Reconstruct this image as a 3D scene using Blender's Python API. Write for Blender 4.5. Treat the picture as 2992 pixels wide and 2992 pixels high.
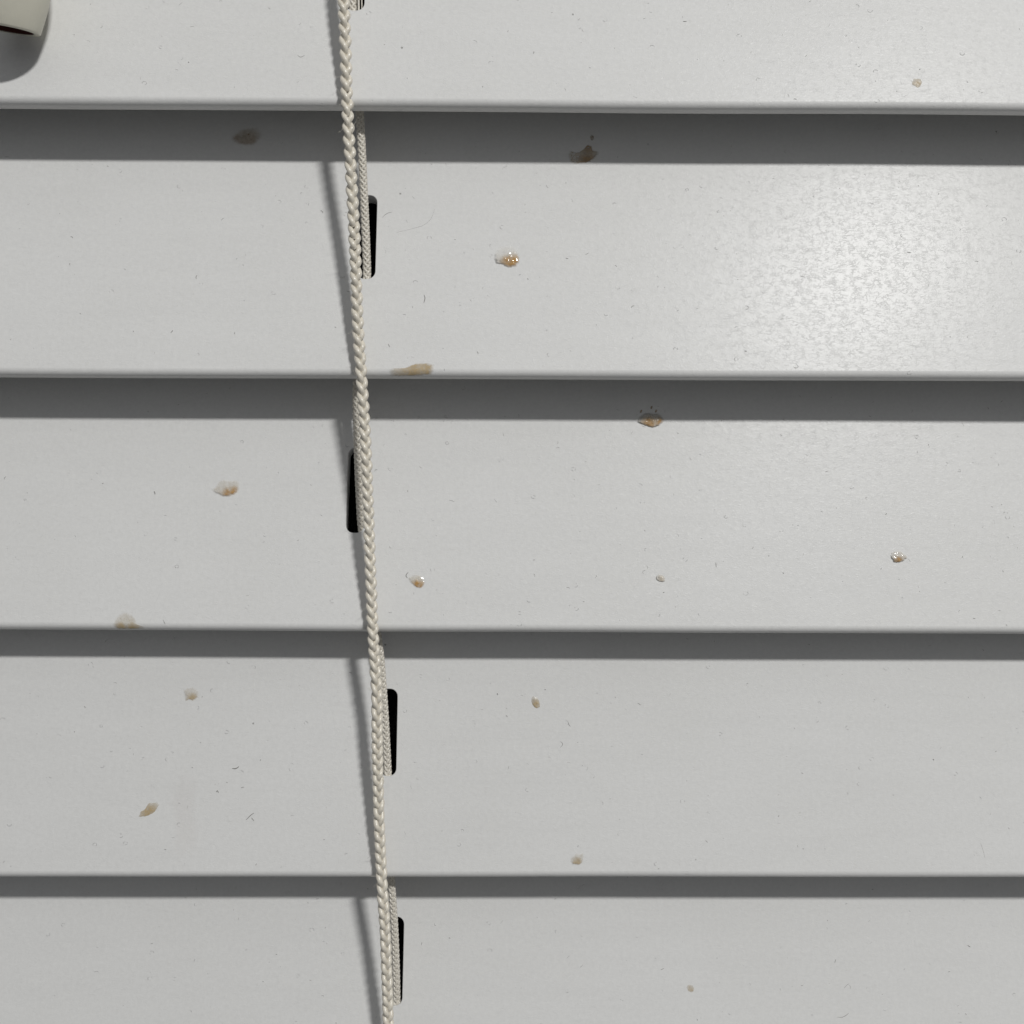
import bpy, bmesh, math, random
from mathutils import Vector, Matrix, noise
MM = 0.001
scene = bpy.context.scene
for o in list(bpy.data.objects): bpy.data.objects.remove(o)
COL = scene.collection

# ---------------------------------------------------------------- camera, world, lamp, exposure
def cam_basis(pitch, yaw, roll):
    cp, sp, cy, sy = math.cos(pitch), math.sin(pitch), math.cos(yaw), math.sin(yaw)
    f = Vector((sy*cp, cy*cp, sp)); r0 = f.cross(Vector((0, 0, 1))).normalized(); u0 = r0.cross(f)
    r = math.cos(roll)*r0 + math.sin(roll)*u0; u = -math.sin(roll)*r0 + math.cos(roll)*u0
    return r, u, f
r, u, f = cam_basis(-0.08315, 0.0062031, 0.0038932)
cd = bpy.data.cameras.new('camera'); cam = bpy.data.objects.new('camera', cd); COL.objects.link(cam)
M = Matrix((( r.x, u.x, -f.x, 0), (r.y, u.y, -f.y, 0), (r.z, u.z, -f.z, 0), (0, 0, 0, 1)))
M.translation = Vector((0, -176.428*MM, -52.2595*MM))
cam.matrix_world = M
cd.sensor_width = 36; cd.sensor_fit = 'HORIZONTAL'; cd.lens = 36*3000/2992
cd.clip_start = 0.005; cd.clip_end = 50
scene.camera = cam

w = bpy.data.worlds.new("World"); scene.world = w; w.use_nodes = True
bg = w.node_tree.nodes['Background']; bg.inputs[0].default_value = (1.0, 0.99, 0.965, 1); bg.inputs[1].default_value = 0.20
# room ambience: pale ceiling above, darker floor below, one smooth fall-off
_nt = w.node_tree; _tc = _nt.nodes.new('ShaderNodeTexCoord'); _sx = _nt.nodes.new('ShaderNodeSeparateXYZ'); _mr = _nt.nodes.new('ShaderNodeMapRange')
_nt.links.new(_tc.outputs['Generated'], _sx.inputs[0]); _nt.links.new(_sx.outputs['Z'], _mr.inputs['Value'])
_mr.inputs['From Min'].default_value = -1; _mr.inputs['From Max'].default_value = 1; _mr.inputs['To Min'].default_value = .15; _mr.inputs['To Max'].default_value = 1.75
_mx = _nt.nodes.new('ShaderNodeVectorMath'); _mx.operation = 'SCALE'; _mx.inputs[0].default_value = (.975, .99, 1.015)
_nt.links.new(_mr.outputs['Result'], _mx.inputs['Scale']); _nt.links.new(_mx.outputs[0], bg.inputs[0])

LD = bpy.data.lights.new('ceiling_lamp', 'AREA'); LD.energy = 12.2; LD.shape = 'ELLIPSE'; LD.size = 0.17; LD.size_y = 0.06
LD.color = (1.0, 0.993, 0.975)
LO = bpy.data.objects.new('ceiling_lamp', LD); COL.objects.link(LO); LO.location = (0.475, -1.00, 0.745)
LO.rotation_euler = (Vector((0, 0, -0.06)) - LO.location).to_track_quat('-Z', 'Y').to_euler()

scene.view_settings.view_transform = 'Standard'; scene.view_settings.look = 'None'
scene.view_settings.exposure = 0; scene.view_settings.gamma = 1
scene.render.film_transparent = False

# ---------------------------------------------------------------- helpers
def tag(o, label=None, cat=None, group=None, kind=None):
    if label: o['label'] = label
    if cat: o['category'] = cat
    if group: o['group'] = group
    if kind: o['kind'] = kind
    return o
def empty(name, loc, label, cat):
    o = bpy.data.objects.new(name, None); COL.objects.link(o); o.location = loc; o.empty_display_size = 0.01
    return tag(o, label, cat)
def add(name, verts, faces, mat, parent=None, smooth=True, flat_idx=()):
    me = bpy.data.meshes.new(name); me.from_pydata([tuple(v) for v in verts], [], faces); me.update()
    if smooth:
        me.polygons.foreach_set('use_smooth', [i not in flat_idx for i in range(len(me.polygons))])
    me.materials.append(mat)
    o = bpy.data.objects.new(name, me); COL.objects.link(o)
    if parent: o.parent = parent
    return o
def new_mat(name):
    m = bpy.data.materials.new(name); m.use_nodes = True
    nt = m.node_tree; return m, nt, nt.nodes, nt.links, nt.nodes['Principled BSDF']
def N(nodes, t, **kw):
    n = nodes.new(t)
    for k, v in kw.items(): setattr(n, k, v)
    return n
def noise_node(nt, vec, scale, detail=3, rough=.55, dist=0.0):
    n = nt.nodes.new('ShaderNodeTexNoise'); n.inputs['Scale'].default_value = scale
    n.inputs['Detail'].default_value = detail; n.inputs['Roughness'].default_value = rough
    n.inputs['Distortion'].default_value = dist
    nt.links.new(vec, n.inputs['Vector']); return n
def mapping(nt, sc, loc=(0, 0, 0)):
    tc = nt.nodes.new('ShaderNodeTexCoord'); mp = nt.nodes.new('ShaderNodeMapping')
    mp.inputs['Scale'].default_value = sc; mp.inputs['Location'].default_value = loc
    nt.links.new(tc.outputs['Object'], mp.inputs['Vector']); return mp.outputs['Vector']
def ramp(nt, src, a, b, va=0.0, vb=1.0):
    m = nt.nodes.new('ShaderNodeMapRange'); m.inputs['From Min'].default_value = a; m.inputs['From Max'].default_value = b
    m.inputs['To Min'].default_value = va; m.inputs['To Max'].default_value = vb
    nt.links.new(src, m.inputs['Value']); return m.outputs['Result']
def mth(nt, op, a, b=None):
    m = nt.nodes.new('ShaderNodeMath'); m.operation = op
    for i, q in enumerate((a, b)):
        if q is None: continue
        if isinstance(q, (int, float)): m.inputs[i].default_value = q
        else: nt.links.new(q, m.inputs[i])
    return m.outputs[0]

# ---------------------------------------------------------------- materials
def slat_material(k):
    m, nt, nd, lk, P = new_mat('painted_slat_%d' % (k+2))
    off = (k*.37+1.3, 0, k*.53)
    # colour: off-white paint, very faint mottling, sparse tiny dark specks
    v1 = mapping(nt, (1, 1, 1), off)
    big = noise_node(nt, v1, 28, 3, .6)
    cr = N(nd, 'ShaderNodeMix', data_type='RGBA'); cr.inputs['A'].default_value = (.708, .706, .692, 1); cr.inputs['B'].default_value = (.728, .727, .716, 1)
    lk.new(ramp(nt, big.outputs['Fac'], .3, .7), cr.inputs['Factor'])
    vor = N(nd, 'ShaderNodeTexVoronoi'); vor.inputs['Scale'].default_value = 170; lk.new(v1, vor.inputs['Vector'])
    sep = N(nd, 'ShaderNodeSeparateColor'); lk.new(vor.outputs['Color'], sep.inputs[0])
    sel = mth(nt, 'GREATER_THAN', sep.outputs[0], .60)
    wob = noise_node(nt, v1, 5000, 2)
    rad = mth(nt, 'MULTIPLY', sep.outputs[1], .022)
    d = mth(nt, 'ADD', vor.outputs['Distance'], mth(nt, 'MULTIPLY', mth(nt, 'SUBTRACT', wob.outputs['Fac'], .5), .05))
    dot = mth(nt, 'MULTIPLY', ramp(nt, mth(nt, 'SUBTRACT', d, rad), .0, .012, 1, 0), sel)
    cm = N(nd, 'ShaderNodeMix', data_type='RGBA'); cm.inputs['B'].default_value = (.30, .295, .28, 1)
    lk.new(mth(nt, 'MULTIPLY', dot, .75), cm.inputs['Factor']); lk.new(cr.outputs['Result'], cm.inputs['A'])
    # fine grime grain and faint horizontal wipe streaks
    gr = noise_node(nt, v1, 1300, 4, .7); st = noise_node(nt, mapping(nt, (.12, 1, 1), off), 260, 3, .6)
    gm = mth(nt, 'ADD', ramp(nt, gr.outputs['Fac'], .3, .7, .955, 1.03), ramp(nt, st.outputs['Fac'], .3, .7, -.012, .012))
    sc_ = N(nd, 'ShaderNodeVectorMath', operation='SCALE'); lk.new(cm.outputs['Result'], sc_.inputs[0]); lk.new(gm, sc_.inputs['Scale'])
    lk.new(sc_.outputs[0], P.inputs['Base Color'])
    P.inputs['Roughness'].default_value = .285; P.inputs['Specular IOR Level'].default_value = .135
    # relief: embossed worm-like grain + fine orange peel + sparse nicks
    v2 = mapping(nt, (.8, 1, 1.5), off)
    g1 = noise_node(nt, v2, 1000, 3, .6, .8)
    ridge = mth(nt, 'ABSOLUTE', mth(nt, 'SUBTRACT', g1.outputs['Fac'], .5))
    worm = ramp(nt, ridge, .0, .05, 1, 0)
    msk = noise_node(nt, v1, 800, 3, .6)
    worm = mth(nt, 'MULTIPLY', worm, ramp(nt, msk.outputs['Fac'], .38, .68))
    g2 = noise_node(nt, v2, 1500, 3, .6, .3)
    g3 = noise_node(nt, v1, 230, 2, .5)
    h = mth(nt, 'ADD', mth(nt, 'MULTIPLY', worm, WORM), mth(nt, 'MULTIPLY', g2.outputs['Fac'], PEEL))
    h = mth(nt, 'ADD', h, mth(nt, 'MULTIPLY', g3.outputs['Fac'], 1.2))
    h = mth(nt, 'SUBTRACT', h, mth(nt, 'MULTIPLY', dot, 2.0))
    # scattered short crescents: ring of a second voronoi cut by noise
    vo2 = N(nd, 'ShaderNodeTexVoronoi'); vo2.inputs['Scale'].default_value = 400; lk.new(mapping(nt, (1, 1, 1.2), (k*.91+.2, 0, k*.77)), vo2.inputs['Vector'])
    se2 = N(nd, 'ShaderNodeSeparateColor'); lk.new(vo2.outputs['Color'], se2.inputs[0])
    ring = ramp(nt, mth(nt, 'ABSOLUTE', mth(nt, 'SUBTRACT', vo2.outputs['Distance'], mth(nt, 'MULTIPLY', se2.outputs[1], .16))), 0, .028, 1, 0)
    cut = ramp(nt, noise_node(nt, v1, 1500, 2).outputs['Fac'], .515, .575)
    ring = mth(nt, 'MULTIPLY', mth(nt, 'MULTIPLY', ring, cut), mth(nt, 'GREATER_THAN', se2.outputs[0], .55))
    h = mth(nt, 'SUBTRACT', h, mth(nt, 'MULTIPLY', ring, 2.2))
    b = N(nd, 'ShaderNodeBump'); b.inputs['Strength'].default_value = 1.0; b.inputs['Distance'].default_value = BUMP
    lk.new(h, b.inputs['Height']); lk.new(b.outputs['Normal'], P.inputs['Normal'])
    return m
WORM, PEEL, BUMP = 0.45, 0.42, 0.000034

def cord_material(name, col, sc):
    m, nt, nd, lk, P = new_mat(name)
    v = mapping(nt, (1, 1, .25))
    n = noise_node(nt, v, sc, 3, .6)
    mx = N(nd, 'ShaderNodeMix', data_type='RGBA'); mx.inputs['A'].default_value = (*[c*.80 for c in col], 1); mx.inputs['B'].default_value = (*[min(1, c*1.08) for c in col], 1)
    lk.new(ramp(nt, n.outputs['Fac'], .3, .7), mx.inputs['Factor']); lk.new(mx.outputs['Result'], P.inputs['Base Color'])
    P.inputs['Roughness'].default_value = .3; P.inputs['Specular IOR Level'].default_value = .75
    P.inputs['Sheen Weight'].default_value = .15
    b = N(nd, 'ShaderNodeBump'); b.inputs['Strength'].default_value = .5; b.inputs['Distance'].default_value = .00006
    lk.new(n.outputs['Fac'], b.inputs['Height']); lk.new(b.outputs['Normal'], P.inputs['Normal'])
    return m
M_cord = cord_material('cream_cord', (.75, .70, .60), 9000)
M_lift = cord_material('white_lift_cord', (.70, .66, .58), 9000)

def plain(name, col, rough=.5, spec=.5, bump=0, sc=800):
    m, nt, nd, lk, P = new_mat(name)
    v = mapping(nt, (1, 1, 1)); n = noise_node(nt, v, sc, 4, .6)
    mx = N(nd, 'ShaderNodeMix', data_type='RGBA'); mx.inputs['A'].default_value = (*[c*.93 for c in col], 1); mx.inputs['B'].default_value = (*[min(1, c*1.06) for c in col], 1)
    lk.new(n.outputs['Fac'], mx.inputs['Factor']); lk.new(mx.outputs['Result'], P.inputs['Base Color'])
    P.inputs['Roughness'].default_value = rough; P.inputs['Specular IOR Level'].default_value = spec
    if bump:
        b = N(nd, 'ShaderNodeBump'); b.inputs['Strength'].default_value = .6; b.inputs['Distance'].default_value = bump
        lk.new(n.outputs['Fac'], b.inputs['Height']); lk.new(b.outputs['Normal'], P.inputs['Normal'])
    return m
M_tassel = plain('cream_tassel_paint', (.67, .65, .55), .42, .4, .00008, 500)
M_bore = plain('dark_red_wood', (.085, .022, .016), .6, .3, .0002, 1500)
M_glass = plain('night_glass', (.006, .006, .007), .15, .2)
M_lint = plain('grey_lint', (.22, .215, .20), .8, .2)
M_dust = plain('pale_dust', (.36, .355, .34), .8, .2)

def stain_material(name, pale, dark, rough):
    m, nt, nd, lk, P = new_mat(name); out = nd['Material Output']; nd.remove(P)
    at = N(nd, 'ShaderNodeAttribute', attribute_name='film'); s = N(nd, 'ShaderNodeSeparateColor'); lk.new(at.outputs['Color'], s.inputs[0])
    v = mapping(nt, (1, 1, 1)); n = noise_node(nt, v, 1700, 4, .65)
    dens = mth(nt, 'ADD', s.outputs[1], mth(nt, 'MULTIPLY', mth(nt, 'SUBTRACT', n.outputs['Fac'], .5), .9))
    cl = N(nd, 'ShaderNodeMix', data_type='RGBA'); cl.inputs['A'].default_value = (*pale, 1); cl.inputs['B'].default_value = (*dark, 1); cl.clamp_factor = True
    lk.new(dens, cl.inputs['Factor'])
    alpha = mth(nt, 'MULTIPLY', s.outputs[0], ramp(nt, n.outputs['Fac'], .25, .6, .5, .96))
    df = N(nd, 'ShaderNodeBsdfDiffuse'); lk.new(cl.outputs['Result'], df.inputs['Color'])
    tr = N(nd, 'ShaderNodeBsdfTransparent'); mx = N(nd, 'ShaderNodeMixShader'); lk.new(alpha, mx.inputs[0]); lk.new(tr.outputs[0], mx.inputs[1]); lk.new(df.outputs[0], mx.inputs[2])
    bp = N(nd, 'ShaderNodeBump'); bp.inputs['Strength'].default_value = .35; bp.inputs['Distance'].default_value = .00006
    lk.new(noise_node(nt, v, 900, 2).outputs['Fac'], bp.inputs['Height'])
    gl = N(nd, 'ShaderNodeBsdfGlossy'); gl.inputs['Roughness'].default_value = rough; lk.new(bp.outputs['Normal'], gl.inputs['Normal'])
    fr = N(nd, 'ShaderNodeFresnel'); fr.inputs['IOR'].default_value = 1.48; lk.new(bp.outputs['Normal'], fr.inputs['Normal'])
    m2 = N(nd, 'ShaderNodeMixShader'); lk.new(mth(nt, 'MULTIPLY', fr.outputs[0], s.outputs[2]), m2.inputs[0]); lk.new(mx.outputs[0], m2.inputs[1]); lk.new(gl.outputs[0], m2.inputs[2])
    lk.new(m2.outputs[0], out.inputs['Surface'])
    return m
M_amber = stain_material('dried_amber_drop', (.70, .64, .53), (.50, .29, .10), .10)
M_tan = stain_material('dried_tan_smear', (.66, .60, .50), (.52, .395, .22), .30)
M_brown = stain_material('dried_brown_smear', (.60, .54, .45), (.40, .27, .15), .30)
M_pink = stain_material('faint_pink_film', (.70, .62, .58), (.68, .58, .54), .4)

# ---------------------------------------------------------------- slats
RC = 1.15         # edge rounding radius, mm
SW, TH = 50.0, 3.0
SLATS = {}        # k: (z0 mm, roll slope, tilt, slot centre x mm)
SLATS = {-1: (45.1, -.0009, .245, -25.9), 0: (1.17, -.0009, .240, -25.87), 1: (-43.64, -.00016, .257, -24.38),
         2: (-87.74, -.00156, .271, -26.76), 3: (-132.21, .00095, .237, -21.18), 4: (-175.9, 0.0, .296, -20.43), 5: (-219.6, 0.0, .26, -20.1)}
TX, TY, TRX, TRY = -81.42, -3.0, 10.0, 7.5
SB = {0: 17.15, 1: 17.39, 2: 17.25, 3: 17.57, 4: 17.6}

ST = {"A": [1, [[-49.4, 43.64], [-48.74, 42.96], [-47.71, 42.42], [-46.44, 42.16], [-44.81, 42.17], [-43.85, 43.13], [-43.15, 44.36], [-44.36, 46.0], [-46.11, 45.85], [-47.61, 45.56], [-48.57, 44.6]], [[-46.01, 43.66], [-48.76, 43.37], [-47.23, 42.83]]], "B": [1, [[10.75, 40.99], [11.12, 39.23], [12.5, 39.04], [14.26, 39.25], [15.4, 39.94], [16.41, 40.89], [16.55, 41.57], [15.29, 41.7], [15.05, 42.79], [14.3, 42.92], [13.53, 41.83], [12.26, 41.14], [11.01, 41.68]], [[14.26, 39.79], [14.29, 42.31]]], "B2": [1, [[14.69, 44.29], [14.95, 44.77], [15.45, 44.64], [15.6, 44.09], [15.31, 43.48], [14.87, 43.61]], [[15.13, 44.16]]], "C": [1, [[-2.29, 21.57], [-2.19, 20.79], [-1.82, 20.1], [-0.89, 20.11], [-0.06, 19.62], [0.59, 19.48], [1.33, 19.63], [1.88, 19.73], [2.3, 20.42], [2.43, 21.21], [2.06, 22.38], [1.51, 23.37], [0.39, 23.66], [-0.91, 23.55], [-1.83, 22.95]], [[0.49, 20.31], [1.51, 20.61]]], "D": [1, [[-20.2, 0.37], [-19.86, 1.32], [-18.23, 1.32], [-17.05, 1.33], [-16.34, 1.9], [-15.25, 2.19], [-13.53, 2.29], [-12.44, 2.11], [-12.06, 1.35], [-12.42, 0.6], [-12.68, 0.22], [-13.95, 0.12], [-16.21, 0.01], [-18.02, 0.01], [-19.37, -0.19]], [[-13.24, 1.44], [-15.78, 1.34]]], "E": [2, [[23.47, 37.8], [24.1, 37.47], [25.38, 36.98], [26.33, 36.65], [27.14, 36.82], [27.95, 37.32], [28.61, 37.83], [28.78, 38.49], [27.6, 39.48], [26.4, 39.48], [25.19, 39.55], [24.29, 38.97], [23.64, 38.3]], [[25.87, 37.64], [27.96, 37.66]]], "E2": [2, [[24.18, 39.46], [24.24, 39.96], [24.56, 40.22], [24.72, 39.97], [24.46, 39.42]], [[24.39, 39.8]]], "E3": [2, [[26.13, 40.23], [26.18, 40.73], [26.51, 40.98], [26.67, 40.73], [26.41, 40.19]], [[26.34, 40.56]]], "E4": [2, [[26.92, 39.56], [26.97, 40.06], [27.3, 40.32], [27.46, 40.07], [27.2, 39.52]], [[27.13, 39.9]]], "F": [2, [[-52.53, 24.78], [-52.32, 24.4], [-51.45, 24.02], [-50.48, 23.54], [-49.15, 23.54], [-48.05, 24.03], [-47.51, 24.62], [-47.32, 25.49], [-47.36, 26.27], [-48.0, 26.75], [-49.31, 26.45], [-50.66, 26.83], [-51.39, 26.44], [-51.91, 25.47]], [[-49.56, 24.12], [-48.45, 24.51]]], "G": [2, [[-17.21, 9.39], [-16.89, 8.61], [-16.17, 7.91], [-15.39, 7.41], [-14.77, 7.41], [-14.23, 7.84], [-14.09, 8.47], [-14.25, 9.09], [-14.57, 9.56], [-15.43, 9.87], [-16.21, 9.87], [-16.67, 9.55]], [[-15.48, 8.07], [-14.85, 7.84]]], "H": [2, [[26.4, 9.41], [26.49, 9.04], [26.95, 8.76], [27.6, 8.67], [28.08, 8.86], [28.18, 9.42], [27.73, 9.89], [26.98, 10.12], [26.56, 9.88]], [[27.57, 9.23]]], "I": [2, [[68.05, 13.89], [68.04, 13.03], [68.65, 12.28], [69.4, 12.23], [70.56, 12.67], [71.17, 13.24], [71.27, 13.38], [70.46, 13.9], [70.11, 14.37], [69.18, 14.46], [68.41, 14.27]], [[69.34, 12.66]]], "J": [0, [[67.93, 4.48], [67.97, 4.03], [68.44, 3.91], [68.94, 3.43], [69.45, 3.91], [69.72, 4.43], [69.63, 4.95], [69.35, 5.27], [68.87, 5.2], [68.46, 5.26], [68.14, 4.94]], [[68.94, 4.36]]], "K": [2, [[-68.42, 0.54], [-67.92, -0.01], [-65.31, -0.03], [-62.7, 0.01], [-62.58, 0.41], [-64.15, 0.87], [-64.21, 1.79], [-65.03, 2.56], [-66.31, 3.17], [-67.78, 2.24], [-68.3, 1.0]], [[-66.87, 0.24], [-64.87, 0.17]]], "L": [3, [[-58.73, 32.84], [-58.27, 31.73], [-58.21, 30.62], [-57.43, 31.1], [-56.77, 30.78], [-55.67, 31.42], [-55.74, 32.69], [-56.9, 33.48], [-58.02, 33.16]], [[-56.96, 31.41]]], "M": [3, [[-65.62, 10.38], [-64.68, 10.48], [-63.74, 10.62], [-62.63, 11.21], [-61.76, 12.69], [-62.35, 12.96], [-63.86, 12.87], [-64.37, 11.76], [-65.11, 11.4]], [[-63.59, 11.4]]], "N": [3, [[4.8, 30.86], [4.99, 30.22], [5.64, 29.59], [6.22, 29.59], [6.48, 30.1], [6.28, 30.86], [6.03, 31.5], [5.12, 31.88], [4.86, 31.5]], [[5.64, 30.35]]], "O": [3, [[11.64, 2.75], [12.02, 2.21], [13.15, 2.07], [13.91, 2.39], [14.11, 3.12], [14.26, 3.85], [14.12, 4.3], [13.55, 4.03], [12.79, 4.21], [12.12, 3.66], [11.74, 3.39]], [[12.97, 2.66]]], "P": [4, [[33.77, 20.85], [34.12, 20.08], [35.07, 19.84], [35.48, 20.55], [35.05, 21.26], [34.17, 21.38]], [[34.65, 20.55]]], "Q": [3, [[-60.17, 18.44], [-60.68, 13.8], [-59.27, 8.64], [-59.31, 2.44], [-54.41, 2.44], [-54.25, 6.81], [-55.3, 12.69], [-54.79, 17.89], [-57.58, 20.12]], [[-57.5, 11.22]]]}
LN = [[1, [[-12.65, 30.38], [-13.24, 28.39], [-14.61, 27.22], [-16.92, 26.54], [-19.23, 25.95]], 0.034], [1, [[-21.77, 28.75], [-21.4, 29.17], [-20.86, 29.59], [-20.09, 29.76]], 0.06], [1, [[-14.24, 14.47], [-14.05, 13.99], [-14.1, 13.59], [-14.25, 13.02]], 0.12], [0, [[-35.22, 8.8], [-34.85, 8.45], [-34.46, 8.49], [-34.03, 8.81]], 0.07], [0, [[-53.51, 7.43], [-53.33, 7.34]], 0.14], [2, [[-59.59, 1.67], [-59.18, 0.96], [-58.78, 0.19]], 0.09], [2, [[-17.08, 10.29], [-17.46, 9.86], [-17.49, 9.55], [-17.21, 9.24]], 0.12], [2, [[37.1, 12.22], [37.14, 11.42]], 0.1], [2, [[27.65, 6.84], [27.89, 6.9]], 0.12], [3, [[7.3, 33.03], [7.4, 32.87]], 0.16], [3, [[-1.41, 32.31], [-1.32, 32.0]], 0.14], [3, [[10.06, 23.66], [10.45, 23.41], [10.51, 23.04], [10.06, 22.6]], 0.08], [3, [[11.43, 27.32], [11.69, 26.56], [11.94, 26.31]], 0.07], [3, [[-49.1, 18.92], [-48.52, 18.82], [-47.97, 19.16]], 0.16], [3, [[-51.78, 14.73], [-51.6, 15.1], [-51.39, 14.64]], 0.13], [3, [[-46.24, 9.93], [-45.69, 10.49], [-45.33, 10.85], [-44.86, 11.13]], 0.12], [3, [[-45.3, 10.3], [-44.81, 9.75]], 0.09], [3, [[-60.58, 4.89], [-60.19, 4.77]], 0.1], [4, [[61.59, 15.83], [62.56, 15.78], [63.36, 16.19], [63.78, 16.55]], 0.07], [4, [[63.18, 20.79], [63.71, 21.34], [64.22, 21.61]], 0.05], [4, [[86.94, 28.21], [87.41, 27.94]], 0.12], [1, [[-57.2, 7.94], [-57.3, 7.71], [-57.54, 7.47]], 0.1], [1, [[-4.99, 4.3], [-4.83, 4.06], [-4.81, 3.83]], 0.08], [2, [[-10.12, 23.23], [-9.57, 23.09], [-9.17, 22.95]], 0.06], [2, [[-62.72, 24.5], [-62.53, 24.21], [-62.49, 23.93]], 0.14], [3, [[24.19, 30.53], [24.56, 30.34], [24.77, 30.15]], 0.08], [3, [[77.58, 20.68], [77.75, 20.58], [77.76, 20.49]], 0.16], [3, [[85.26, 6.05], [85.63, 4.77], [85.85, 3.5]], 0.04], [2, [[-1.61, 22.79], [-1.77, 23.08], [-2.09, 23.37]], 0.05], [1, [[25.05, 43.04], [25.13, 42.99], [25.05, 42.93]], 0.14], [1, [[3.63, 17.59], [3.75, 17.44], [3.73, 17.3]], 0.1], [2, [[43.56, 14.7], [43.79, 14.89], [43.86, 15.08]], 0.06], [3, [[36.31, 6.03], [36.2, 6.21], [35.94, 6.4]], 0.07], [1, [[18.86, 20.11], [19.11, 19.96], [19.22, 19.82]], 0.07], [0, [[4.47, 9.82], [4.5, 9.62], [4.38, 9.43]], 0.1], [0, [[11.93, 15.65], [12.18, 15.85], [12.29, 16.04]], 0.06], [0, [[23.44, 16.23], [23.28, 16.13], [22.99, 16.03]], 0.06], [2, [[24.57, 17.94], [24.74, 17.84], [24.75, 17.75]], 0.08], [2, [[-36.89, 15.73], [-36.63, 15.83], [-36.52, 15.93]], 0.06], [3, [[-77.97, 25.4], [-77.84, 25.31], [-77.86, 25.21]], 0.1], [4, [[14.71, 24.78], [14.49, 24.5], [14.11, 24.22]], 0.05], [4, [[-42.61, 26.59], [-42.38, 26.54], [-42.31, 26.5]], 0.08], [2, [[15.99, 9.85], [15.97, 9.61], [15.8, 9.38]], 0.07], [1, [[-73.38, 10.92], [-73.17, 10.83], [-73.1, 10.73]], 0.07], [3, [[-48.37, 18.88], [-48.07, 19.07], [-47.91, 19.26]], 0.12], [2, [[-76.19, 16.49], [-76.01, 16.3], [-75.98, 16.11]], 0.05], [3, [[0.73, 19.39], [0.71, 19.07], [0.54, 18.74]], 0.05]]

def slat_matrix(k):
    z0, sl, t, _ = SLATS[k]
    return Matrix.Translation((0, 0, z0*MM)) @ Matrix.Rotation(-math.atan(sl), 4, 'Y') @ Matrix.Rotation(-t, 4, 'X')

def slot_outline(k, xc, r_add=0.0, n=7):
    hw, cr = 1.60 + r_add, 1.35 + r_add      # half width, corner radius
    z0, z1 = SB.get(k, 17.3) - r_add, SB.get(k, 17.3) + 15.5 + r_add
    pts = []
    for cx, cz, a0 in ((xc+hw-cr, z0+cr, -90), (xc+hw-cr, z1-cr, 0), (xc-hw+cr, z1-cr, 90), (xc-hw+cr, z0+cr, 180)):
        for i in range(n):
            a = math.radians(a0 + 90*i/(n-1)); pts.append((cx + cr*math.cos(a), cz + cr*math.sin(a)))
    return pts

def bow(k, x):
    return .10*noise.noise(Vector((x/55, k*3.3, 0))), .13*noise.noise(Vector((x/42, k*5.7, 4)))

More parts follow.
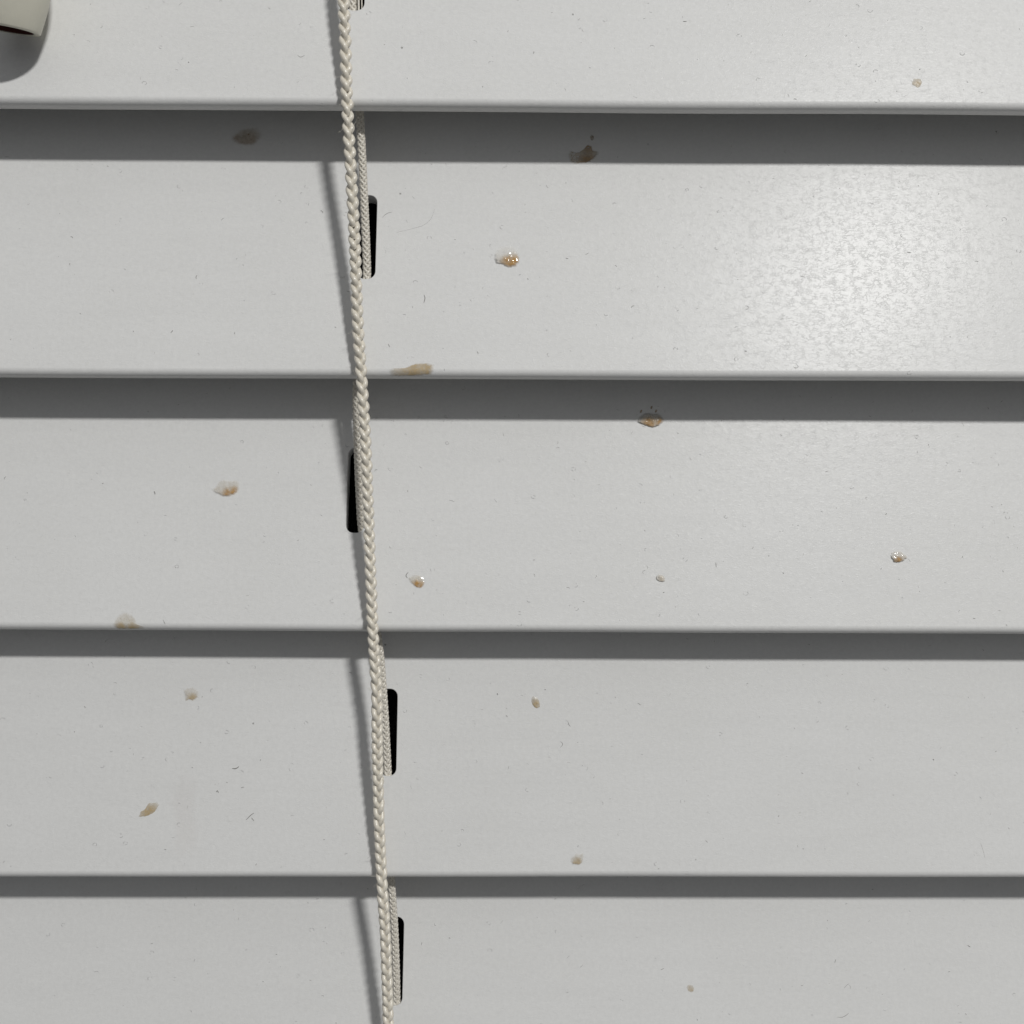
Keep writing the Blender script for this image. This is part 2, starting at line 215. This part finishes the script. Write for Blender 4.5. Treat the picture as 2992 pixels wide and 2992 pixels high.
def make_slat(k, parent):
    xc = SLATS[k][3]
    bm = bmesh.new()
    # closed profile (n: depth, s: height), front face at n = 0
    prof = []; NB = 10
    for i in range(NB+1):
        a = math.pi*i/NB; ca = RC if i <= NB//2 else TH-RC
        prof.append((ca - RC*math.cos(a), RC - RC*math.sin(a)))         # bottom edge: front corner, short flat, back corner
        if i == NB//2: prof.append((TH-RC, 0.0))
    for i in range(NB+1):
        a = math.pi*i/NB; ca = TH-RC if i <= NB//2 else RC
        prof.append((ca + RC*math.cos(a), SW - RC + RC*math.sin(a)))    # top edge back -> front
        if i == NB//2: prof.append((RC, SW))
    n = len(prof); NBK = NB+1
    XS = [-420.0, -260, -170] + [-120 + 6*i for i in range(15)] + [xc-4, xc+4] + [-16 + 6*i for i in range(24)] + [170, 260, 420.0]
    mid = XS.index(xc-4)
    rings = [[bm.verts.new((x, p[0], p[1])) for p in prof] for x in XS]
    flat = []
    for j in range(len(XS)-1):
        for i in range(n):
            i2 = (i+1) % n
            a, b, c_, d = rings[j][i], rings[j+1][i], rings[j+1][i2], rings[j][i2]
            planar = (i == NBK) or (i == n-1)
            if j == mid and planar: continue
            f_ = bm.faces.new((a, d, c_, b)); f_.smooth = not planar
    for rg in (rings[0], rings[-1]): bm.faces.new(rg)
    # slotted middle: ring at the face (slightly eased), wall, ring at the back
    loops = []
    for nn, ra in ((0.0, .30), (-.035, .16), (-.02, .06), (.10, 0.0), (TH-.1, 0.0), (TH, .08)):
        loops.append([bm.verts.new((x, nn, z)) for x, z in slot_outline(k, xc, ra)])
    m_ = len(loops[0])
    for q in range(len(loops)-1):
        for i in range(m_):
            i2 = (i+1) % m_
            f_ = bm.faces.new((loops[q][i], loops[q][i2], loops[q+1][i2], loops[q+1][i])); f_.smooth = True
    def fill(corners, loop):
        es = []
        for lp in (corners, loop):
            for i in range(len(lp)):
                a, b = lp[i], lp[(i+1) % len(lp)]
                e = bm.edges.get((a, b)) or bm.edges.new((a, b)); es.append(e)
        r_ = bmesh.ops.triangle_fill(bm, use_beauty=True, use_dissolve=False, edges=es)
        for g in r_['geom']:
            if isinstance(g, bmesh.types.BMFace): g.smooth = False
    fill([rings[mid][0], rings[mid+1][0], rings[mid+1][n-1], rings[mid][n-1]], loops[0])
    fill([rings[mid][NBK], rings[mid+1][NBK], rings[mid+1][NBK+1], rings[mid][NBK+1]], loops[-1])
    for v_ in bm.verts:                       # slight bow and sag of a real slat
        dn, ds = bow(k, v_.co.x); v_.co.y += dn; v_.co.z += ds
    bmesh.ops.recalc_face_normals(bm, faces=bm.faces)
    bmesh.ops.scale(bm, vec=(MM, MM, MM), verts=bm.verts)
    me = bpy.data.meshes.new('slat'); bm.to_mesh(me); bm.free()
    me.materials.append(slat_material(k))
    o = bpy.data.objects.new('slat', me); COL.objects.link(o); o.parent = parent
    o.matrix_local = Matrix.Translation(-Vector(parent.location)) @ slat_matrix(k)
    return o

blind = empty('venetian_blind', (0, 0, 0), 'closed off-white wooden slat blind with brown dried splashes and routed cord slots', 'window blind')
slat_obj = {k: make_slat(k, blind) for k in range(-1, 6)}
wtxt = {0: 'uppermost visible slat, behind the tassel', 1: 'slat with the bright lamp sheen at its right end and a glossy amber drop near its middle',
        2: 'slat with two amber drops either side of the pull cord', 3: 'slat with a faint pinkish film left of the cord', 4: 'lowest visible slat'}
for k, t_ in wtxt.items(): slat_obj[k]['label'] = t_

# ---------------------------------------------------------------- dried stains: thin films and domes on the slats
def nose_n(s):
    if s >= RC: return 0.0
    q = max(0.0, min(RC, RC - s)); return RC - math.sqrt(max(0, RC*RC - q*q))
def resample(pts, n):
    P = [Vector(p) for p in pts]; L = [(P[(i+1) % len(P)] - P[i]).length for i in range(len(P))]; T = sum(L); out = []
    i = 0; acc = 0
    for j in range(n):
        d = T*j/n
        while acc + L[i] < d: acc += L[i]; i += 1
        out.append(P[i].lerp(P[(i+1) % len(P)], (d-acc)/max(L[i], 1e-9)))
    for _ in range(2): out = [(out[j-1] + out[j]*2 + out[(j+1) % n])/4 for j in range(n)]
    return out
def make_stain(key, name, label, mat, H, a_edge, a_mid, blob, gloss, smooth_edge=.30):
    k, pts, cores = ST[key]
    rnd = random.Random(key); NP, NR = 56, 12
    size = max(max(p[0] for p in pts)-min(p[0] for p in pts), max(p[1] for p in pts)-min(p[1] for p in pts))
    out = resample(pts, NP); c = sum(out, Vector((0, 0)))/NP
    seed = rnd.uniform(0, 100)
    out = [p + (p-c)*.10*noise.noise(Vector((p.x*3+seed, p.y*3, 0))) for p in out]
    ymin = min(p.y for p in out); ymax = max(p.y for p in out)
    V, F, A = [], [], []
    def put(x, s, rr):
        edge = min(1, (1-rr)/smooth_edge); edge = edge*edge*(3-2*edge)
        nz = noise.noise(Vector((x*2.2+seed, s*2.2, 3))) ; nz2 = noise.noise(Vector((x*6+seed, s*6, 7)))
        h = H*(1-rr**3)*(1+.45*nz) + .012*edge
        dmin = min((Vector((x, s))-Vector(q)).length for q in cores)
        core = max(0, 1 - dmin/(size*blob)); 
        low = 1-(s-ymin)/(ymax-ymin+1e-6)
        dens = min(1, max(0, core*1.1 + .35*low*low + .25*nz2))
        al = .9*edge*(a_edge + (a_mid-a_edge)*min(1, core*1.4 + .35*low)) * (1+.25*nz)
        dn, ds = bow(k, x); V.append((x*MM, (nose_n(s)-max(h, .008)+dn)*MM, (max(s, .02)+ds)*MM)); A.append((min(1, max(0, al)), dens, gloss*min(1, (1-rr)/.1), 1))
    put(c.x, c.y, 0)
    for r_ in range(1, NR+1):
        q = r_/NR
        for p in out: v_ = c.lerp(p, q); put(v_.x, v_.y, q)
    for i in range(NP): F.append((0, 1+(i+1) % NP, 1+i))
    for r_ in range(NR-1):
        for i in range(NP):
            a = 1+r_*NP+i; b = 1+r_*NP+(i+1) % NP; F.append((a, b, b+NP, a+NP))
    a_, b_, c3 = Vector(V[0]), Vector(V[F[0][1]]), Vector(V[F[0][2]])
    if (b_-a_).cross(c3-a_).y > 0: F = [tuple(reversed(q)) for q in F]      # normals face the room
    o = add(name, V, F, mat, slat_obj[k])
    ca = o.data.color_attributes.new('film', 'FLOAT_COLOR', 'POINT')
    for i, q in enumerate(A): ca.data[i].color = q
    if label: o['label'] = label
    return o
make_stain('A', 'dried_smear', 'brownish smear in the shade under the top slat, left of the cord', M_brown, .03, .22, .55, .35, .2, .35)
make_stain('B', 'dried_smear', 'brown crescent-shaped splash in the shade under the top slat, right of the cord', M_brown, .06, .45, .95, .35, .2, .2)
make_stain('B2', 'dried_speck', 'small dark speck above the brown crescent splash', M_brown, .04, .5, .6, .4, .2)
make_stain('C', 'dried_drop', 'glossy amber drop with bright glints on the second slat', M_amber, .24, .06, 1.0, .42, .8)
make_stain('D', 'dried_smear', 'long pale tan smear along the lower edge of the second slat', M_tan, .05, .55, .9, .35, .3)
make_stain('E', 'dried_drop', 'amber drop with a bright glint on the shadow line of the middle slat', M_amber, .30, .30, .85, .32, 1.0)
for q in ('E2', 'E3', 'E4'): make_stain(q, 'dried_speck', None, M_brown, .04, .4, .7, .5, .2)
make_stain('F', 'dried_drop', 'amber drop with clear upper rim, left of the cord on the middle slat', M_amber, .16, .28, .85, .26, .6)
make_stain('G', 'dried_drop', 'darkest amber-brown drop, just right of the cord on the middle slat', M_amber, .16, .35, 1.0, .38, .35)
make_stain('H', 'dried_speck', 'tiny greyish speck with white glint on the middle slat', M_tan, .20, .35, .45, .5, .9)
make_stain('I', 'dried_drop', 'golden glinting drop at the right of the middle slat', M_amber, .22, .35, .85, .35, 1.0)
make_stain('J', 'dried_drop', 'round grey-tan drop at the right of the top slat', M_tan, .08, .60, .75, .45, .35, .10)
make_stain('K', 'dried_smear', 'pale smear with brown lower rim on the bottom edge of the middle slat', M_tan, .03, .35, .9, .2, .2)
make_stain('L', 'dried_drop', 'small pale drop with tan foot on the fourth slat', M_tan, .08, .3, .85, .35, .3)
make_stain('M', 'dried_drop', 'yellowish tan leaf-shaped drop at the left of the fourth slat', M_tan, .08, .5, .95, .5, .3, .12)
make_stain('N', 'dried_drop', 'small oval tan drop near the middle of the fourth slat', M_tan, .10, .5, .85, .5, .6, .12)
make_stain('O', 'dried_drop', 'pinkish tan drop near the lower edge of the fourth slat', M_tan, .08, .3, .75, .4, .3)
make_stain('P', 'dried_speck', 'faint tan speck on the lowest slat', M_tan, .03, .3, .5, .5, .2)
make_stain('Q', 'pink_film', 'faint pinkish film left of the cord', M_pink, .003, .04, .06, .6, 0.0, .6)

# lint, hairs and nicks: too small to pick apart, one joined part per slat
def tube(V, F, path, rad, ns=5, closed_caps=True):
    base = len(V); n = len(path)
    for i, p in enumerate(path):
        d = (path[min(i+1, n-1)] - path[max(i-1, 0)]).normalized()
        a = d.orthogonal().normalized(); b = d.cross(a)
        rr = rad if isinstance(rad, float) else rad[i]
        for j in range(ns):
            an = 2*math.pi*j/ns; V.append(p + (a*math.cos(an) + b*math.sin(an))*rr)
    for i in range(n-1):
        for j in range(ns):
            F.append((base+i*ns+j, base+i*ns+(j+1) % ns, base+(i+1)*ns+(j+1) % ns, base+(i+1)*ns+j))
    F.append(tuple(base+j for j in range(ns))[::-1]); F.append(tuple(base+(n-1)*ns+j for j in range(ns)))
by = {}
for k, pts, wd in LN: by.setdefault(k, []).append((pts, wd))
for k, items in by.items():
    V, F = [], []
    for pts, wd in items:
        P = [Vector((x*MM, (nose_n(s)-wd*.15+bow(k, x)[0])*MM, (s+bow(k, x)[1])*MM)) for x, s in pts]
        fine = []
        for i in range(len(P)-1):
            for j in range(4): fine.append(P[i].lerp(P[i+1], j/4))
        fine.append(P[-1])
        for _ in range(2): fine = [fine[0]] + [(fine[i-1]+fine[i]*2+fine[i+1])/4 for i in range(1, len(fine)-1)] + [fine[-1]]
        nf = len(fine)
        tube(V, F, fine, [wd*.5*MM*(.45+.55*math.sin(math.pi*(i+.5)/nf)) for i in range(nf)])
    o = add('lint', V, F, M_lint, slat_obj[k]); o['kind'] = 'stuff'

for k in range(0, 5):
    V, F = [], []; rd = random.Random(70+k)
    for i in range(200):
        x = -92 + 186*rd.random()**.85; s = rd.uniform(1, 43)
        if abs(x - SLATS[k][3]) < 3: continue
        wd = .05 + .10*rd.random()**3; L_ = rd.choice((.05, .12, .25, .5))*rd.uniform(.6, 1.5); a = rd.uniform(0, 6.28); cv = rd.uniform(-2.5, 2.5)
        P = []; px_, ps_ = x, s
        for j in range(5):
            dn, ds = bow(k, px_); P.append(Vector((px_, nose_n(ps_)-wd*.1+dn, ps_+ds))*MM)
            px_ += math.cos(a)*L_/4; ps_ += math.sin(a)*L_/4; a += cv/4
        tube(V, F, P, [wd*.5*MM*q for q in (.5, .9, 1, .8, .4)], 4)
    o = add('dust', V, F, M_dust, slat_obj[k]); o['kind'] = 'stuff'

# ---------------------------------------------------------------- lift cord threaded through the slots
def interp(tab, z):
    if z >= tab[0][1]: a, b = tab[0], tab[1]
    elif z <= tab[-1][1]: a, b = tab[-2], tab[-1]
    else:
        for i in range(len(tab)-1):
            if tab[i][1] >= z >= tab[i+1][1]: a, b = tab[i], tab[i+1]; break
    return a[0] + (b[0]-a[0])*(z-a[1])/(b[1]-a[1])
def smooth_path(tab, z, w_=3.0):
    return (interp(tab, z-w_) + interp(tab, z-w_/2) + interp(tab, z) + interp(tab, z+w_/2) + interp(tab, z+w_))/5
LIFT = [(-26.6, 60), (-26.4, 19.35), (-25.34, 1.25), (-24.89, -8.44), (-24.45, -20.6), (-24.26, -26.51), (-26.37, -46), (-26.27, -52.61), (-26.05, -61.16), (-25.7, -69.85), (-22.75, -91.08), (-22.34, -94.5), (-21.68, -105.22), (-21.24, -114.96), (-20.8, -134.82), (-20.29, -143.26), (-20.08, -149.79), (-19.93, -158.34), (-20.1, -230)]
def lift_y(z):
    # vertical line through the tilted slats; each slot is crossed front to back
    return 5.6 + .5*max(0.0, min(1.0, (-128 - z)/25))
z = 62.0; centre = []
while z > -228: centre.append(Vector((smooth_path(LIFT, z, 2.0), lift_y(z), z))); z -= .12
V, F = [], []
NS = 8; PITCH = 4.0
for sidx in range(NS):
    hand = 1 if sidx < NS//2 else -1; j = sidx % (NS//2)
    path = []
    for c in centre:
        th = hand*2*math.pi*c.z/PITCH + 2*math.pi*j/(NS//2) + (math.pi/4 if hand < 0 else 0)
        # over-under: phase doubles around the braid
        over = hand*math.sin(2*math.pi*c.z/PITCH*4)
        R_ = .53 + .06*over
        path.append(Vector((c.x + R_*.90*math.cos(th), c.y + R_*.72*math.sin(th), c.z))*MM)
    tube(V, F, path, .25*MM, 6)
add('lift_cord', V, F, M_lift, blind)
V, F = [], []
tube(V, F, [Vector((c.x, c.y, c.z))*MM for c in centre[::4]], .42*MM, 8)
add('lift_cord_core', V, F, M_lift, blind)
# two ladder strings seen in the uppermost slot
for x0, y0, rad in ((-25.3, 4.9, .19), (-24.85, 5.6, .13)):
    V, F = [], []
    tube(V, F, [Vector((x0 + .03*math.sin(i*.7), y0+.0*i, 60 - i*1.5))*MM for i in range(32)], rad*MM, 8)
    add('ladder_string', V, F, M_lift, blind)

# ---------------------------------------------------------------- pull cord: three plaited strands
PULL = [(-27.1, 60), (-26.91, 17.32), (-26.64, 10.32), (-26.54, 3.22), (-26.27, -3.87), (-25.93, -10.02), (-25.41, -21.75), (-25.01, -35.32), (-24.35, -45.96), (-23.85, -55.84), (-23.52, -65.81), (-22.87, -87.89), (-22.23, -98.18), (-22.24, -108.56), (-22.03, -120.77), (-21.63, -132.24), (-21.03, -141.82), (-20.78, -151.49), (-20.4, -172), (-19.7, -240)]
TW = [(28, 60), (30, 17), (34, 2), (24, -10), (16, -20), (30, -50), (34, -75), (26, -95), (-6, -104), (-8, -118), (8, -128), (22, -134), (2, -142), (-2, -150), (16, -160), (10, -240)]
pull = empty('pull_cord', (-0.0247, -0.00175, -0.050), 'cream plaited pull cord hanging down in front of the closed blind', 'cord')
PL = 6.0
z = 58.0; zs = []
while z > -236: zs.append(z); z -= .16
jit = lambda z_, s_: noise.noise(Vector((z_*.35, s_*7.3, 1.7)))
for sidx in range(3):
    path = []; rads = []
    ph = 0.0
    for z_ in zs:
        phase = 2*math.pi*(z_/PL) + .55*noise.noise(Vector((z_*.09, 5.1, 0))) + sidx*2*math.pi/3
        ax, by_ = .56*(1+.10*jit(z_, sidx)), 0.38*(1+.12*jit(z_, sidx+9))
        px, py = ax*math.sin(phase), -by_*math.sin(2*phase)
        tw = math.radians(interp(TW, z_)*1.25 + 8); 
        x = px*math.cos(tw) - py*math.sin(tw); y = px*math.sin(tw) + py*math.cos(tw)
        cx = smooth_path(PULL, z_, 2.5)
        path.append(Vector((cx + x, -1.25 + y, z_))*MM - pull.location)
        rads.append((.465+.035*jit(z_*2, sidx+4))*MM)
    V, F = [], []
    tube(V, F, path, rads, 10)
    add('strand', V, F, M_cord, pull)
# a few stray fibres
V, F = [], []
rf = random.Random(4)
for i in range(110):
    z_ = rf.uniform(-150, 17); a = rf.uniform(0, 2*math.pi); L_ = rf.uniform(.4, 1.3)
    p = Vector((smooth_path(PULL, z_, 2.5)+math.cos(a)*.9, -1.75 - abs(math.sin(a))*.7, z_))
    d = Vector((math.cos(a)*.5, -.2, rf.uniform(-1, 1))).normalized()
    tube(V, F, [(p + d*L_*t_/4 + Vector((0, 0, .1*t_*t_/8)))*MM - pull.location for t_ in range(5)], .018*MM, 4)
o = add('stray_fibre', V, F, M_cord, pull); o['kind'] = 'stuff'

# ---------------------------------------------------------------- tassel
def lathe(prof, n=64):
    V, F = [], []
    for r_, h in prof:
        for j in range(n):
            a = 2*math.pi*j/n; V.append((r_*math.cos(a)*MM, r_*math.sin(a)*MM, h*MM))
    for i in range(len(prof)-1):
        for j in range(n):
            F.append((i*n+j, i*n+(j+1) % n, (i+1)*n+(j+1) % n, (i+1)*n+j))
    return V, F
tz = 11.77
tassel = empty('cord_tassel', (TX*MM, TY*MM, tz*MM), 'cream bell-shaped cord tassel with dark open bottom, cut by the top left corner', 'tassel')
tassel.rotation_euler = (math.radians(TRX), math.radians(TRY), 0)
V, F = lathe([(4.02, .12), (4.06, .03), (4.15, .0), (4.9, .0), (5.02, .08), (5.12, .3), (5.6, 2), (6.15, 4.2), (6.6, 7), (6.8, 10), (6.7, 13), (6.2, 17), (5.2, 21), (3.9, 25), (2.9, 28), (2.5, 31), (2.4, 33), (1.2, 33.4)])
add('shell', V, F, M_tassel, tassel)
V, F = lathe([(4.03, .06), (3.9, 6), (3.3, 12), (1.2, 16), (.01, 16)])
add('bore', V, F, M_bore, tassel)
V, F = [], []
tube(V, F, [Vector((.05*math.sin(i), 0, 15+i*2))*MM for i in range(40)], 1.0*MM, 10)
o = add('hanging_cord', V, F, M_cord, tassel)

# ---------------------------------------------------------------- night-dark window pane behind the blind
o = add('window_pane', [(-.45, .045, -.30), (.45, .045, -.30), (.45, .045, .18), (-.45, .045, .18), (-.45, .049, -.30), (.45, .049, -.30), (.45, .049, .18), (-.45, .049, .18)],
        [(0, 1, 2, 3), (7, 6, 5, 4), (0, 4, 5, 1), (1, 5, 6, 2), (2, 6, 7, 3), (3, 7, 4, 0)], M_glass, smooth=False)
tag(o, kind='structure')
